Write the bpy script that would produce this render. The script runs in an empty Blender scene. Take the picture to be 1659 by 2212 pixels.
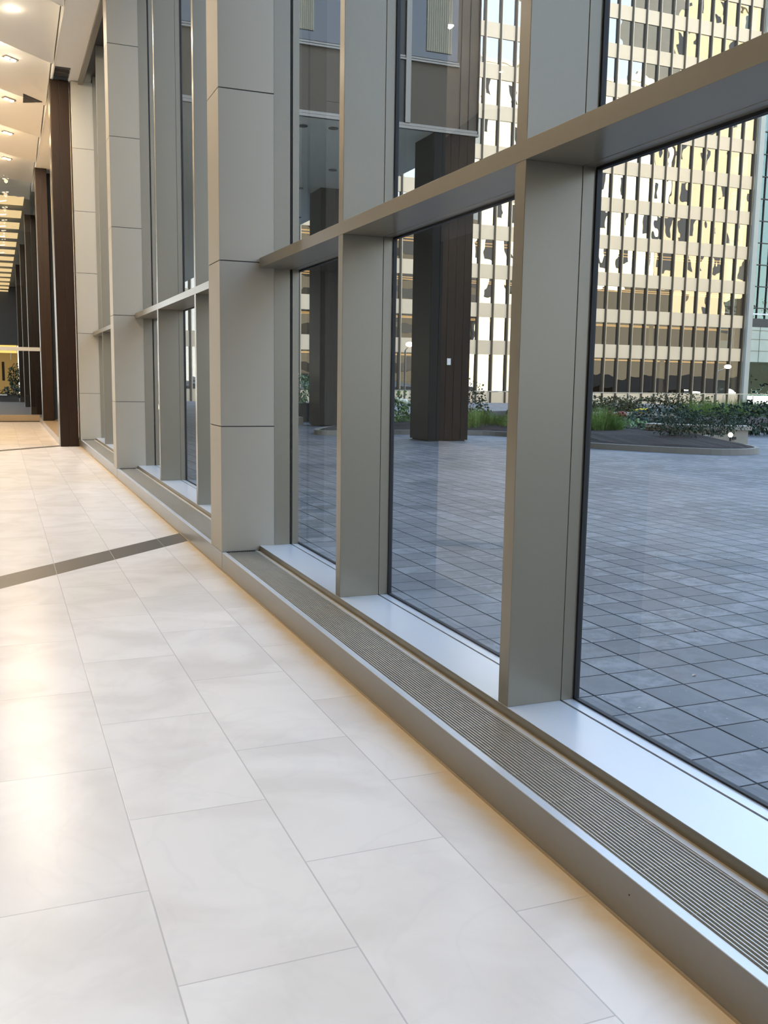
import bpy, bmesh, math, random
from mathutils import Vector, Matrix
random.seed(7)
S = bpy.context.scene
COL = S.collection
# ------------------------------------------------------------------ camera
YAW, PITCH, ROLL, FPX, HC = 0.384406, -0.138063, 0.01521, 2049.66, 1.5
def cam_axes():
    cy, sy, cp, sp = math.cos(YAW), math.sin(YAW), math.cos(PITCH), math.sin(PITCH)
    f = Vector((sy*cp, cy*cp, sp)); r = Vector((cy, -sy, 0)); u = r.cross(f)
    cr, sr = math.cos(ROLL), math.sin(ROLL)
    return cr*r+sr*u, -sr*r+cr*u, f
R_, U_, F_ = cam_axes()
def project(p):
    v = Vector(p)-Vector((0, 0, HC)); d = v.dot(F_)
    if d <= 0.01: return (-1, -1)
    return (829.5+FPX*v.dot(R_)/d, 1106-FPX*v.dot(U_)/d)
cd = bpy.data.cameras.new('camera'); cam = bpy.data.objects.new('camera', cd); COL.objects.link(cam)
cd.sensor_fit = 'HORIZONTAL'; cd.sensor_width = 36; cd.lens = 36*FPX/1659; cd.clip_start = 0.05; cd.clip_end = 2000
m = Matrix((R_, U_, -F_)).transposed().to_4x4(); m.translation = Vector((0, 0, HC)); cam.matrix_world = m
S.camera = cam
# ------------------------------------------------------------------ view, world, sun
S.view_settings.view_transform = 'Standard'; S.view_settings.look = 'None'
S.view_settings.gamma = 1; S.view_settings.exposure = 1.38; S.view_settings.use_curve_mapping = False
S.cycles.max_bounces = 10; S.cycles.diffuse_bounces = 5; S.cycles.glossy_bounces = 5
S.cycles.transparent_max_bounces = 24; S.cycles.caustics_reflective = False; S.cycles.caustics_refractive = False
S.cycles.sample_clamp_indirect = 4.0
W = bpy.data.worlds.new('world'); S.world = W; W.use_nodes = True
nt = W.node_tree; nt.nodes.clear()
out = nt.nodes.new('ShaderNodeOutputWorld'); bg = nt.nodes.new('ShaderNodeBackground')
tc = nt.nodes.new('ShaderNodeTexCoord'); sx = nt.nodes.new('ShaderNodeSeparateXYZ'); rp = nt.nodes.new('ShaderNodeValToRGB')
nt.links.new(tc.outputs['Generated'], sx.inputs[0]); nt.links.new(sx.outputs['Z'], rp.inputs[0])
rp.color_ramp.elements[0].position = 0.0; rp.color_ramp.elements[0].color = (0.80, 0.80, 0.76, 1)
rp.color_ramp.elements[1].position = 0.8; rp.color_ramp.elements[1].color = (0.36, 0.54, 0.86, 1)
e = rp.color_ramp.elements.new(0.25); e.color = (0.58, 0.70, 0.88, 1)
nt.links.new(rp.outputs[0], bg.inputs[0]); bg.inputs[1].default_value = 1.62
nt.links.new(bg.outputs[0], out.inputs[0])
SUN_EL = math.radians(23.5)
sl = bpy.data.lights.new('sun', 'SUN'); sl.energy = 7.5; sl.angle = 0.01; sl.color = (1.0, 0.87, 0.58)
so = bpy.data.objects.new('sun', sl); COL.objects.link(so)
so.rotation_euler = Vector((0, -math.cos(SUN_EL), -math.sin(SUN_EL))).to_track_quat('-Z', 'Y').to_euler(); so.location = (40, 60, 120)
LAMP_W = 54.0      # watts of every lobby downlight

# ------------------------------------------------------------------ node helpers
def mat(name):
    m = bpy.data.materials.new(name); m.use_nodes = True
    return m, m.node_tree, m.node_tree.nodes['Principled BSDF']
class NB:
    def __init__(s, nt): s.nt = nt
    def n(s, t, **k):
        x = s.nt.nodes.new(t)
        for a, b in k.items(): setattr(x, a, b)
        return x
    def link(s, a, b): s.nt.links.new(a, b)
    def put(s, sock, v):
        if hasattr(v, 'links'): s.link(v, sock)
        else: sock.default_value = v
    def math(s, op, a, b=0.0, c=None):
        x = s.n('ShaderNodeMath', operation=op); s.put(x.inputs[0], a); s.put(x.inputs[1], b)
        if c is not None: s.put(x.inputs[2], c)
        return x.outputs[0]
    def mix(s, f, a, b):
        x = s.n('ShaderNodeMix', data_type='RGBA'); s.put(x.inputs[0], f); s.put(x.inputs[6], a); s.put(x.inputs[7], b); return x.outputs[2]
    def smooth(s, v, lo, hi, a=0.0, b=1.0):
        x = s.n('ShaderNodeMapRange', interpolation_type='SMOOTHSTEP'); s.put(x.inputs[0], v)
        for i, q in zip((1, 2, 3, 4), (lo, hi, a, b)): x.inputs[i].default_value = q
        return x.outputs[0]
    def noise(s, vec, sc, det=3.0, rough=.5, dist=0.0):
        x = s.n('ShaderNodeTexNoise'); s.put(x.inputs['Vector'], vec); x.inputs['Scale'].default_value = sc
        x.inputs['Detail'].default_value = det; x.inputs['Roughness'].default_value = rough; x.inputs['Distortion'].default_value = dist
        return x.outputs['Fac']
    def pos(s):
        g = s.n('ShaderNodeNewGeometry'); q = s.n('ShaderNodeSeparateXYZ'); s.link(g.outputs['Position'], q.inputs[0])
        return g.outputs['Position'], q.outputs[0], q.outputs[1], q.outputs[2]
    def comb(s, a, b, c):
        x = s.n('ShaderNodeCombineXYZ'); s.put(x.inputs[0], a); s.put(x.inputs[1], b); s.put(x.inputs[2], c); return x.outputs[0]
    def white(s, vec):
        x = s.n('ShaderNodeTexWhiteNoise'); s.put(x.inputs['Vector'], vec); return x.outputs['Value']
    def bump(s, h, st, dist=.01):
        x = s.n('ShaderNodeBump'); x.inputs['Strength'].default_value = st; x.inputs['Distance'].default_value = dist; s.link(h, x.inputs['Height']); return x.outputs[0]
def simple(name, col, rough=.5, metal=0.0, noise_sc=20.0, amt=.08, bump=0.0, spec=.5):
    m, nt, p = mat(name); b = NB(nt); P, x, y, z = b.pos()
    f = b.noise(P, noise_sc, 4)
    lo = tuple(c*(1-amt) for c in col)+(1,); hi = tuple(min(1, c*(1+amt)) for c in col)+(1,)
    b.link(b.mix(f, lo, hi), p.inputs['Base Color'])
    p.inputs['Roughness'].default_value = rough; p.inputs['Metallic'].default_value = metal
    p.inputs['Specular IOR Level'].default_value = spec
    if bump: b.link(b.bump(f, bump), p.inputs['Normal'])
    return m
def emit(name, col, st):
    m, nt, p = mat(name); b = NB(nt); P, x, y, z = b.pos()
    f = b.noise(P, 3.0, 2)
    b.link(b.mix(f, tuple(c*.9 for c in col)+(1,), tuple(col)+(1,)), p.inputs['Emission Color'])
    p.inputs['Base Color'].default_value = tuple(c*.5 for c in col)+(1,); p.inputs['Emission Strength'].default_value = st
    return m
M = {}
# satin aluminium of the curtain wall
M['metal'] = simple('satin_metal', (.222, .196, .145), .40, .30, 60, .03)
M['skylit_metal'] = simple('satin_metal_skylit', (.57, .62, .68), .32, .22, 60, .02)  # frame paint made paler and bluer: sky light painted into the upward faces
M['curb'] = simple('curb_metal', (.235, .222, .20), .42, .30, 40, .04)
M['clad'] = simple('column_cladding', (.42, .385, .315), .5, .20, 180, .05, .03)
for k_ in ('metal', 'curb', 'skylit_metal'):
    p_ = M[k_].node_tree.nodes['Principled BSDF']; p_.inputs['Coat Weight'].default_value = .4; p_.inputs['Coat Roughness'].default_value = .2
M['joint'] = simple('dark_joint', (.05, .045, .04), .8)
M['gasket'] = simple('black_gasket', (.008, .009, .012), .6)
M['beige_seal'] = simple('beige_sealant', (.42, .33, .22), .7)
M['trim_light'] = simple('pale_trim', (.62, .63, .62), .4, .3)
M['slat'] = simple('grille_slat', (.56, .55, .50), .4, .4)
M['void'] = simple('grille_void', (.012, .015, .016), .8)
M['plaster'] = simple('white_plaster', (.92, .90, .84), .7, 0, 4, .02)
M['wallstone'] = simple('beige_stone', (.55, .49, .40), .5, 0, 3, .06)
M['wood'] = simple('brown_wall_panel', (.075, .065, .05), .5, 0, 3, .1)
M['bronze'] = simple('bronze_cladding', (.020, .010, .005), .38, .1, 40, .08, 0, .25)
M['bronze_shiny'] = simple('polished_bronze', (.055, .040, .026), .3, .7, 40, .08)
M['dark'] = simple('dark_metal', (.03, .03, .03), .5)
M['brass_stone'] = simple('ledge_stone', (.34, .27, .18), .35, 0, 12, .1)
M['bulb'] = emit('lamp_glow', (1.0, .86, .62), 14.0)
M['panel_glow'] = emit('panel_painted_glow', (1.0, .70, .34), .34)  # panels lit by downlights, their brightness put in as emission
# black office block outside
M['block'] = simple('brown_grey_panel', (.125, .100, .070), .5, .1, 8, .05, 0, .15)
M['block_dark'] = simple('dark_brown_panel', (.032, .030, .026), .45, .2, 30, .1)
M['pillar_front'] = simple('rib_panel', (.014, .012, .0105), .55, 0, 12, .1, 0, .12)
M['soffit'] = simple('painted_soffit', (.90, .95, .86), .6, 0, 2, .03)
M['curtain'] = simple('net_curtain', (.42, .38, .27), .8, 0, 30, .1)
M['mould'] = simple('metal_moulding', (.22, .20, .17), .35, .5)
M['winglass_dark'] = simple('dark_window_glass', (.02, .02, .022), .06, .0, 5, .05, 0, .8)
# sunset tower
M['spandrel'] = simple('tan_spandrel', (.72, .57, .38), .45, .10, .35, .08)
M['t_dark'] = simple('tower_mullion', (.055, .043, .028), .5, .3)
M['t_light'] = simple('tower_fin', (.55, .48, .36), .35, .5)
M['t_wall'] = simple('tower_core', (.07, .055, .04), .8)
M['t_light_strip'] = emit('office_light', (1.0, .62, .22), .9)
M['t_blind'] = simple('cream_blind', (.85, .72, .42), .7)
M['corner'] = simple('grey_corner_column', (.42, .42, .36), .5)
M['lowb'] = simple('pale_green_stone', (.46, .52, .44), .3, 0, .5, .2)
M['rail'] = simple('white_rail', (.8, .82, .82), .4)
M['steel'] = simple('steel_rail', (.55, .52, .44), .35, .6)
M['conc'] = simple('pale_concrete', (.44, .39, .31), .7, 0, 6, .08, .05)
M['kerb'] = simple('concrete_kerb', (.25, .235, .20), .8, 0, 5, .12, .1)
M['mulch'] = simple('dark_mulch', (.036, .027, .022), .9, 0, 22, .8, 1.0, .2)
M['stem'] = simple('bark', (.06, .045, .035), .9)
M['sunstone'] = simple('sunlit_limestone', (.86, .80, .66), .8, 0, .2, .06)
M['sunstone2'] = simple('tan_brick', (.40, .35, .27), .8, 0, .2, .1)
M['lowdark'] = simple('added_dark_block', (.05, .045, .04), .7)
M['amber'] = emit('lamplit_wall_glow', (.60, .36, .10), .13)  # the room's lamplight put into its back wall as emission
M['amber_hot'] = emit('amber_light_box', (1.0, .62, .16), .5)
M['lampglobe'] = emit('street_lamp_globe', (1.0, .70, .42), 10.0)
M['bollardglobe'] = emit('bollard_globe', (1.0, .90, .50), 9.0)

def glass(name, tint, rough=0.0, refl=1.0, base=None):
    m, nt, p = mat(name); nt.nodes.remove(p); b = NB(nt); o = [n for n in nt.nodes if n.type == 'OUTPUT_MATERIAL'][0]
    t = b.n('ShaderNodeBsdfTransparent'); t.inputs[0].default_value = tint+(1,)
    g = b.n('ShaderNodeBsdfGlossy'); g.inputs['Roughness'].default_value = rough; g.inputs[0].default_value = (1, 1, 1, 1)
    fr = b.n('ShaderNodeFresnel'); fr.inputs[0].default_value = 1.45
    gb = b.n('ShaderNodeNewGeometry')
    f = b.math('MULTIPLY', b.math('MULTIPLY', fr.outputs[0], refl), b.math('SUBTRACT', 1.0, gb.outputs['Backfacing']))
    if base is not None: f = b.math('ADD', f, base); f = b.math('MINIMUM', f, 1.0)
    mx = b.n('ShaderNodeMixShader'); b.link(f, mx.inputs[0]); b.link(t.outputs[0], mx.inputs[1]); b.link(g.outputs[0], mx.inputs[2]); b.link(mx.outputs[0], o.inputs[0])
    return m, b, g
M['glass'], _, _ = glass('clear_glass', (.955, .97, .965))
M['tglass'], b_, g_ = glass('reflective_tower_glass', (.55, .50, .42), 0.0, 1.0, .40)
P_, x_, y_, z_ = b_.pos()
b_.link(b_.bump(b_.noise(P_, .35, 1.5, .4), .07, .25), g_.inputs['Normal']); g_.inputs[0].default_value = (1, .98, .93, 1)
M['turqglass'], b_, g_ = glass('turquoise_glass', (.16, .34, .30), 0.0, 1.0, .30)
P_, x_, y_, z_ = b_.pos()
b_.link(b_.bump(b_.noise(P_, .4, 3, .5), .3, .3), g_.inputs['Normal']); g_.inputs[0].default_value = (.42, .56, .52, 1)

def marble():
    m, nt, p = mat('marble_floor'); b = NB(nt); P, x, y, z = b.pos()
    u = b.math('DIVIDE', b.math('SUBTRACT', x, .3555), .4795); cu = b.math('FLOOR', u); fu = b.math('SUBTRACT', u, cu)
    odd = b.math('MULTIPLY', b.math('PINGPONG', cu, 1.0), .5)
    v = b.math('ADD', b.math('DIVIDE', b.math('SUBTRACT', y, 2.199), .957), odd); cv = b.math('FLOOR', v); fv = b.math('SUBTRACT', v, cv)
    du = b.math('MULTIPLY', b.math('MINIMUM', fu, b.math('SUBTRACT', 1.0, fu)), .4795)
    dv = b.math('MULTIPLY', b.math('MINIMUM', fv, b.math('SUBTRACT', 1.0, fv)), .957)
    ju = b.smooth(du, .0012, .0034, 1, 0); jv = b.smooth(dv, .0009, .0028, 1, 0)
    s = b.math('SUBTRACT', y, x)
    def band(lo, hi): return b.math('MULTIPLY', b.math('GREATER_THAN', s, lo), b.math('LESS_THAN', s, hi))
    stripe = b.math('MAXIMUM', band(7.13, 7.59), band(20.12, 20.48))
    jt = b.math('MAXIMUM', ju, b.math('MULTIPLY', jv, b.math('SUBTRACT', 1.0, stripe)))
    rnd = b.white(b.comb(cu, cv, 0.0))
    off = b.comb(b.math('MULTIPLY_ADD', rnd, 9.0, x), b.math('MULTIPLY_ADD', rnd, 5.0, y), rnd)
    n1 = b.noise(off, 1.9, 5, .5, .9); n2 = b.noise(off, .9, 2)
    base = b.mix(b.smooth(n1, .35, .68), (.84, .81, .77, 1), (.71, .675, .635, 1))
    base = b.mix(b.math('MULTIPLY', n2, .45), base, (.84, .76, .68, 1))
    vein = b.smooth(b.math('ABSOLUTE', b.math('SUBTRACT', b.noise(off, 1.3, 4, .5, 1.6), .5)), 0.0, .035, 1, 0)
    base = b.mix(b.math('MULTIPLY', vein, .06), base, (.42, .44, .45, 1))
    base = b.mix(b.math('MULTIPLY', rnd, .16), base, (.62, .58, .54, 1))
    base = b.mix(b.math('MULTIPLY', jt, .62), base, (.40, .385, .37, 1))
    # sealant stain soaked into the stone along the kerb
    nz = b.noise(P, 5.5, 4, .65)
    d = b.math('ADD', b.math('SUBTRACT', 1.571, x), b.math('MULTIPLY', b.math('SUBTRACT', nz, .5), .15))
    st = b.smooth(d, .0, .10, 1, 0)
    base = b.mix(b.math('MULTIPLY', st, .8), base, (.74, .56, .33, 1))
    gr = b.noise(P, 55, 3)
    grey = b.mix(gr, (.062, .056, .052, 1), (.10, .092, .086, 1))
    grey = b.mix(b.math('MULTIPLY', ju, .7), grey, (.5, .48, .45, 1))
    base = b.mix(stripe, base, grey)
    b.link(base, p.inputs['Base Color'])
    b.link(b.math('MULTIPLY_ADD', stripe, .10, .25), p.inputs['Roughness'])
    p.inputs['Specular IOR Level'].default_value = .30
    b.link(b.bump(b.math('SUBTRACT', 1.0, jt), .15, .002), p.inputs['Normal'])
    return m
M['marble'] = marble()
def pavers():
    m, nt, p = mat('concrete_pavers'); b = NB(nt); P, x, y, z = b.pos()
    u = b.math('DIVIDE', b.math('SUBTRACT', x, 2.6215), .2665); cu = b.math('FLOOR', u); fu = b.math('SUBTRACT', u, cu)
    v = b.math('DIVIDE', b.math('SUBTRACT', y, 2.65), .269); cv = b.math('FLOOR', v); fv = b.math('SUBTRACT', v, cv)
    du = b.math('MINIMUM', fu, b.math('SUBTRACT', 1.0, fu)); dv = b.math('MINIMUM', fv, b.math('SUBTRACT', 1.0, fv))
    j = b.math('MAXIMUM', b.smooth(b.math('MULTIPLY', du, .2665), .0034, .0088, 1, 0), b.smooth(b.math('MULTIPLY', dv, .269), .0024, .0064, 1, 0))
    rnd = b.white(b.comb(cu, cv, 1.0)); rnd2 = b.white(b.comb(cu, cv, 7.0))
    off = b.comb(b.math('MULTIPLY_ADD', rnd, 6.0, x), b.math('MULTIPLY_ADD', rnd2, 6.0, y), 0.0)
    base = b.mix(rnd, (0.062, 0.068, 0.078, 1), (0.225, 0.236, 0.250, 1))
    base = b.mix(b.math('MULTIPLY', b.smooth(b.noise(off, 5.0, 7, .75, .3), .40, .60), .85), base, (0.050, 0.056, 0.064, 1))
    base = b.mix(b.math('MULTIPLY', b.noise(P, 90, 4, .7), .45), base, (0.078, 0.082, 0.087, 1))
    wash = b.smooth(b.noise(P, .55, 3), .42, .62)
    base = b.mix(b.math('MULTIPLY', wash, .28), base, (0.252, 0.258, 0.270, 1))
    spk = b.math('GREATER_THAN', b.noise(P, 34, 2), .745)
    base = b.mix(b.math('MULTIPLY', spk, .6), base, (.7, .72, .74, 1))
    base = b.mix(b.math('MULTIPLY', j, .93), base, (.018, .020, .024, 1))
    b.link(base, p.inputs['Base Color']); p.inputs['Roughness'].default_value = .52; p.inputs['Specular IOR Level'].default_value = .45; b.link(b.math('MULTIPLY', b.math('SUBTRACT', 1.0, j), .5), p.inputs['Specular IOR Level'])
    b.link(b.bump(b.math('SUBTRACT', b.math('MULTIPLY', b.noise(P, 60, 4), .3), b.math('MULTIPLY', j, 2.0)), .35, .004), p.inputs['Normal'])
    return m
M['pavers'] = pavers()
def leafmat(name, a, c, rough=.5):
    m, nt, p = mat(name); b = NB(nt); P, x, y, z = b.pos()
    b.link(b.mix(b.smooth(b.noise(P, 14, 2), .3, .7), a+(1,), c+(1,)), p.inputs['Base Color']); p.inputs['Roughness'].default_value = .65; p.inputs['Specular IOR Level'].default_value = .25
    return m
M['leaf_dark'] = leafmat('dark_leaf', (.012, .032, .016), (.05, .09, .055))
M['leaf_green'] = leafmat('green_leaf', (.05, .12, .03), (.20, .32, .10))
M['leaf_pale'] = leafmat('pale_leaf', (.13, .24, .10), (.36, .50, .28))
M['leaf_grass'] = leafmat('grass_blade', (.08, .16, .03), (.24, .34, .08))
M['leaf_olive'] = leafmat('olive_leaf', (.05, .06, .025), (.14, .13, .06))
M['leaf_blue'] = leafmat('blue_green_leaf', (.018, .045, .038), (.09, .14, .115))
M['yellow'] = leafmat('yellow_petal', (.85, .55, .02), (.95, .75, .10))
M['red'] = leafmat('dusky_red_petal', (.20, .04, .04), (.34, .09, .08))
M['cream'] = leafmat('cream_petal', (.75, .72, .55), (.85, .82, .68))

# ------------------------------------------------------------------ mesh helpers
class MB:
    def __init__(s): s.v = []; s.f = []
    def box(s, x0, x1, y0, y1, z0, z1):
        n = len(s.v)
        s.v += [(x0, y0, z0), (x1, y0, z0), (x1, y1, z0), (x0, y1, z0), (x0, y0, z1), (x1, y0, z1), (x1, y1, z1), (x0, y1, z1)]
        for q in ((0, 3, 2, 1), (4, 5, 6, 7), (0, 1, 5, 4), (1, 2, 6, 5), (2, 3, 7, 6), (3, 0, 4, 7)): s.f.append(tuple(n+i for i in q))
        return s
    def prism(s, pts, z0, z1):          # counter-clockwise outline
        n = len(s.v); k = len(pts)
        s.v += [(a, b, z0) for a, b in pts]+[(a, b, z1) for a, b in pts]
        s.f.append(tuple(n+k+i for i in range(k))); s.f.append(tuple(n+i for i in reversed(range(k))))
        for i in range(k):
            j = (i+1) % k; s.f.append((n+i, n+j, n+k+j, n+k+i))
        return s
    def tube(s, p0, p1, r0, r1=None, k=10):
        r1 = r0 if r1 is None else r1
        p0, p1 = Vector(p0), Vector(p1); d = (p1-p0).normalized()
        a = d.orthogonal().normalized(); b = d.cross(a); n = len(s.v)
        for p, r in ((p0, r0), (p1, r1)):
            for i in range(k):
                t = 2*math.pi*i/k; s.v.append(tuple(p+r*(math.cos(t)*a+math.sin(t)*b)))
        for i in range(k):
            j = (i+1) % k; s.f.append((n+i, n+j, n+k+j, n+k+i))
        s.f.append(tuple(n+i for i in reversed(range(k)))); s.f.append(tuple(n+k+i for i in range(k)))
        return s
    def ball(s, c, r, ku=12, kv=8, sq=(1, 1, 1)):
        n = len(s.v); c = Vector(c)
        for i in range(kv+1):
            t = math.pi*i/kv
            for j in range(ku):
                q = 2*math.pi*j/ku
                s.v.append((c.x+r*sq[0]*math.sin(t)*math.cos(q), c.y+r*sq[1]*math.sin(t)*math.sin(q), c.z+r*sq[2]*math.cos(t)))
        for i in range(kv):
            for j in range(ku):
                a = n+i*ku+j; b = n+i*ku+(j+1) % ku; s.f.append((a, a+ku, b+ku, b))
        return s
    def quad(s, a, b, c, d):
        n = len(s.v); s.v += [tuple(a), tuple(b), tuple(c), tuple(d)]; s.f.append((n, n+1, n+2, n+3)); return s
    def build(s, name, m, parent=None, bevel=0.0, smooth=False):
        me = bpy.data.meshes.new(name); me.from_pydata(s.v, [], s.f); me.update(); me.materials.append(M[m] if isinstance(m, str) else m)
        if smooth: me.polygons.foreach_set('use_smooth', [True]*len(me.polygons))
        o = bpy.data.objects.new(name, me); COL.objects.link(o)
        if parent: o.parent = parent; o.matrix_parent_inverse = Matrix.Translation(-parent.location) if parent.type == 'EMPTY' else Matrix.Identity(4)
        if bevel:
            md = o.modifiers.new('bevel', 'BEVEL'); md.width = bevel; md.segments = 2; md.limit_method = 'ANGLE'
        return o
def thing(name, label, cat, loc=(0, 0, 0), group=None):
    o = bpy.data.objects.new(name, None); COL.objects.link(o); o.location = loc
    o['label'] = label; o['category'] = cat
    if group: o['group'] = group
    return o
def root_of(name, loc=(0, 0, 0)):
    o = bpy.data.objects.new(name, None); COL.objects.link(o); o.location = loc; o['kind'] = 'structure'; return o
def tag(o, label=None, cat=None, group=None, kind=None):
    if label: o['label'] = label
    if cat: o['category'] = cat
    if group: o['group'] = group
    if kind: o['kind'] = kind
    return o
def struct(o): o['kind'] = 'structure'; return o

# ------------------------------------------------------------------ room shell
CX, ZC = 1.571, .147          # kerb face, kerb height
XS, ZS = 1.876, .184          # riser face, sill height
XG = 2.198                    # glass
HT = 7.40                     # ceiling
struct(MB().box(-6, 1.9, -4, 32.6, -.2, 0).build('floor', 'marble'))
struct(MB().box(-6.2, -6, -4, 32.8, 0, 8).build('wall_left', 'wood'))
struct(MB().box(-6.2, 2.3, -4.2, -4, 0, 8).build('wall_back', 'wood'))
struct(MB().box(-6.2, 2.6, -4.2, 34.2, 7.95, 8.2).build('ceiling_slab', 'plaster'))
struct(MB().box(-30, 2.6, -60, 34.2, 8.2, 70).build('wall_upper_storeys', simple('upper_facade', (.10, .10, .10), .5, 0, 2, .1, 0, .2)))
# sawtooth ceiling: 45 degree panels, every seam a small step
cl = root_of('ceiling', (0, 0, HT))
for k in range(-9, 5):
    s0 = 18.99+3.075*k; s1 = s0+3.075
    mb = MB(); n = 0
    x0, x1 = -6.0, 1.19
    zt, zl = 7.70, 7.40
    v = [(x0, s0+x0, zt), (x1, s0+x1, zt), (x1, s1+x1, zl), (x0, s1+x0, zl)]
    mb.v = [tuple(q) for q in v]+[(q[0], q[1], q[2]+.05) for q in v]
    mb.f = [(0, 3, 2, 1), (4, 5, 6, 7), (0, 1, 5, 4), (1, 2, 6, 5), (2, 3, 7, 6), (3, 0, 4, 7)]
    mb.build('ceiling_panel', 'plaster', cl)
    mb = MB(); mb.v = [(x0, s1+x0, zl), (x1, s1+x1, zl), (x1, s1+x1+.02, zl+.34), (x0, s1+x0+.02, zl+.34)]
    mb.v += [(q[0], q[1]+.02, q[2]) for q in mb.v]; mb.f = [(0, 1, 2, 3), (7, 6, 5, 4), (0, 4, 5, 1), (1, 5, 6, 2), (2, 6, 7, 3), (3, 7, 4, 0)]
    mb.build('ceiling_step', 'plaster', cl)
MB().box(1.232, 1.712, -4, 20.3, HT, HT+.05).box(1.232, 1.712, 21.32, 34.0, HT, HT+.05).box(1.53, 1.712, 20.3, 21.32, HT, HT+.05).box(1.212, 1.235, -4, 34, HT, 7.78).build('soffit_band', 'plaster', cl)
tri = [(.71, 22.57), (1.11, 23.02), (.72, 23.24)]
MB().prism(tri[::-1] if False else tri, 7.40, 7.42).build('dark_hatch_sheet', 'dark', cl)  # solid dark sheet painting the shade of a missing panel, nothing is cut
MB().box(1.712, 1.80, -4, 34, 7.33, 7.42).build('head_trim', 'mould', cl)
MB().box(1.80, 2.19, -4, 34, 7.52, 7.56).build('blind_slot', 'dark', cl)
for k in range(-1, 5):      # added unseen warm light behind the low edge of every panel, brightening the next
    s1 = 18.99+3.075*(k-1)
    l = bpy.data.lights.new('added_ceiling_wash', 'AREA'); l.shape = 'RECTANGLE'; l.size = 4.6; l.size_y = .03; l.energy = 95; l.color = (1, .86, .66)
    lo = bpy.data.objects.new('added_ceiling_wash', l); COL.objects.link(lo); lo.parent = cl
    zx = Vector((-.7071, .7071, .42)).normalized(); xx_ = Vector((.7071, .7071, 0)); mm = Matrix((xx_, (-zx).cross(xx_), -zx)).transposed().to_4x4()
    mm.translation = Vector((-1.15, s1-1.15+.07, .07)); lo.matrix_local = mm
# slatted air vent over the bronze pillar
v = thing('air_vent', 'dark slatted air vent in the white soffit just above the nearest bronze pillar', 'vent', (1.38, 20.8, 7.42))
MB().box(1.24, 1.53, 20.31, 21.31, 7.55, 7.57).build('back_plate', 'void', v)
for k in range(3): MB().box(1.24, 1.53, 20.52+.27*k, 20.56+.27*k, 7.44, 7.52).build('slat', 'mould', v)

# ------------------------------------------------------------------ kerb, grille, curtain wall
cb = root_of('baseboard_right', (CX, 0, 0))
MB().box(CX, 1.600, -4, 21.2, .004, ZC-.003).build('kerb_front', 'curb', cb)
MB().box(CX, 1.600, -4, 21.2, ZC-.003, ZC).build('kerb_cap', 'skylit_metal', cb)  # thin kerb top, sky sheen painted in by its pale blue
MB().box(CX-.005, CX+.01, -4, 21.2, 0, .007).build('kerb_seal', 'beige_seal', cb)
MB().box(1.600, 1.89, -4, 21.2, 0, .05).build('trough', 'void', cb)
MB().tube((CX-.0008, 2.024, .094), (CX+.002, 2.024, .094), .0028, k=10).build('screw_hole', 'void', cb)
MB().box(1.838, 1.860, -4, 21.2, .06, ZC).build('grille_edge_trim', 'trim_light', cb)
MB().box(1.860, XS, -4, 21.2, .06, ZC-.004).build('seal_strip', 'beige_seal', cb)
MB().box(XS, 2.127, -4, 21.2, .05, ZS).box(2.139, XG-.006, -4, 21.2, .05, ZS).build('window_ledge', 'skylit_metal', cb)
MB().box(2.125, 2.145, -4, 21.2, .05, ZS-.006).build('ledge_groove', 'joint', cb)
MB().box(1.17, 1.571, 21.25, 32.6, .004, ZC).box(1.571, XG, 21.25, 32.6, .0, ZS-.02).build('far_ledge', 'brass_stone', cb, .003)
MB().box(XG-.006, 2.4, -4, 33, -.15, .03).build('outer_kerb', 'kerb', cb)
ty = [7.25, 14.42, 21.1]     # near faces of the wall columns
cw = .40
bays = [(-4.0, 7.25), (7.65, 14.42), (14.82, 21.1)]
gl = ['long linear floor grille nearest the camera, in front of the two big mullions',
      'linear floor grille between the nearest grey column and the one behind it',
      'farthest linear floor grille, ending at the bronze pillar']
for (a, b), lab in zip(bays, gl):
    g = thing('floor_grille', lab, 'grille', (1.72, (a+b)/2, .09), 'linear air grilles along the window kerb')
    mb = MB(); n = 18
    for i in range(n):
        x = 1.6055+(1.8345-1.6055)*i/(n-1)
        mb.box(x-.0018, x+.0018, a+.003, b-.003, ZC-.020, ZC-.003)
    mb.build('slats', 'slat', g)
    y = max(a+.15, -1.0); k = 0
    while y < b-.02:
        MB().tube((1.602, y, ZC-.0085), (1.837, y, ZC-.0085), .0014, k=6).build('cross_rod', 'slat', g); y += .235; k += 1
    y = max(a+.2, -1.0)
    while y < b-.1: MB().box(1.604, 1.835, y, y+.01, .052, ZC-.022).build('support_bar', 'void', g); y += .9

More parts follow.
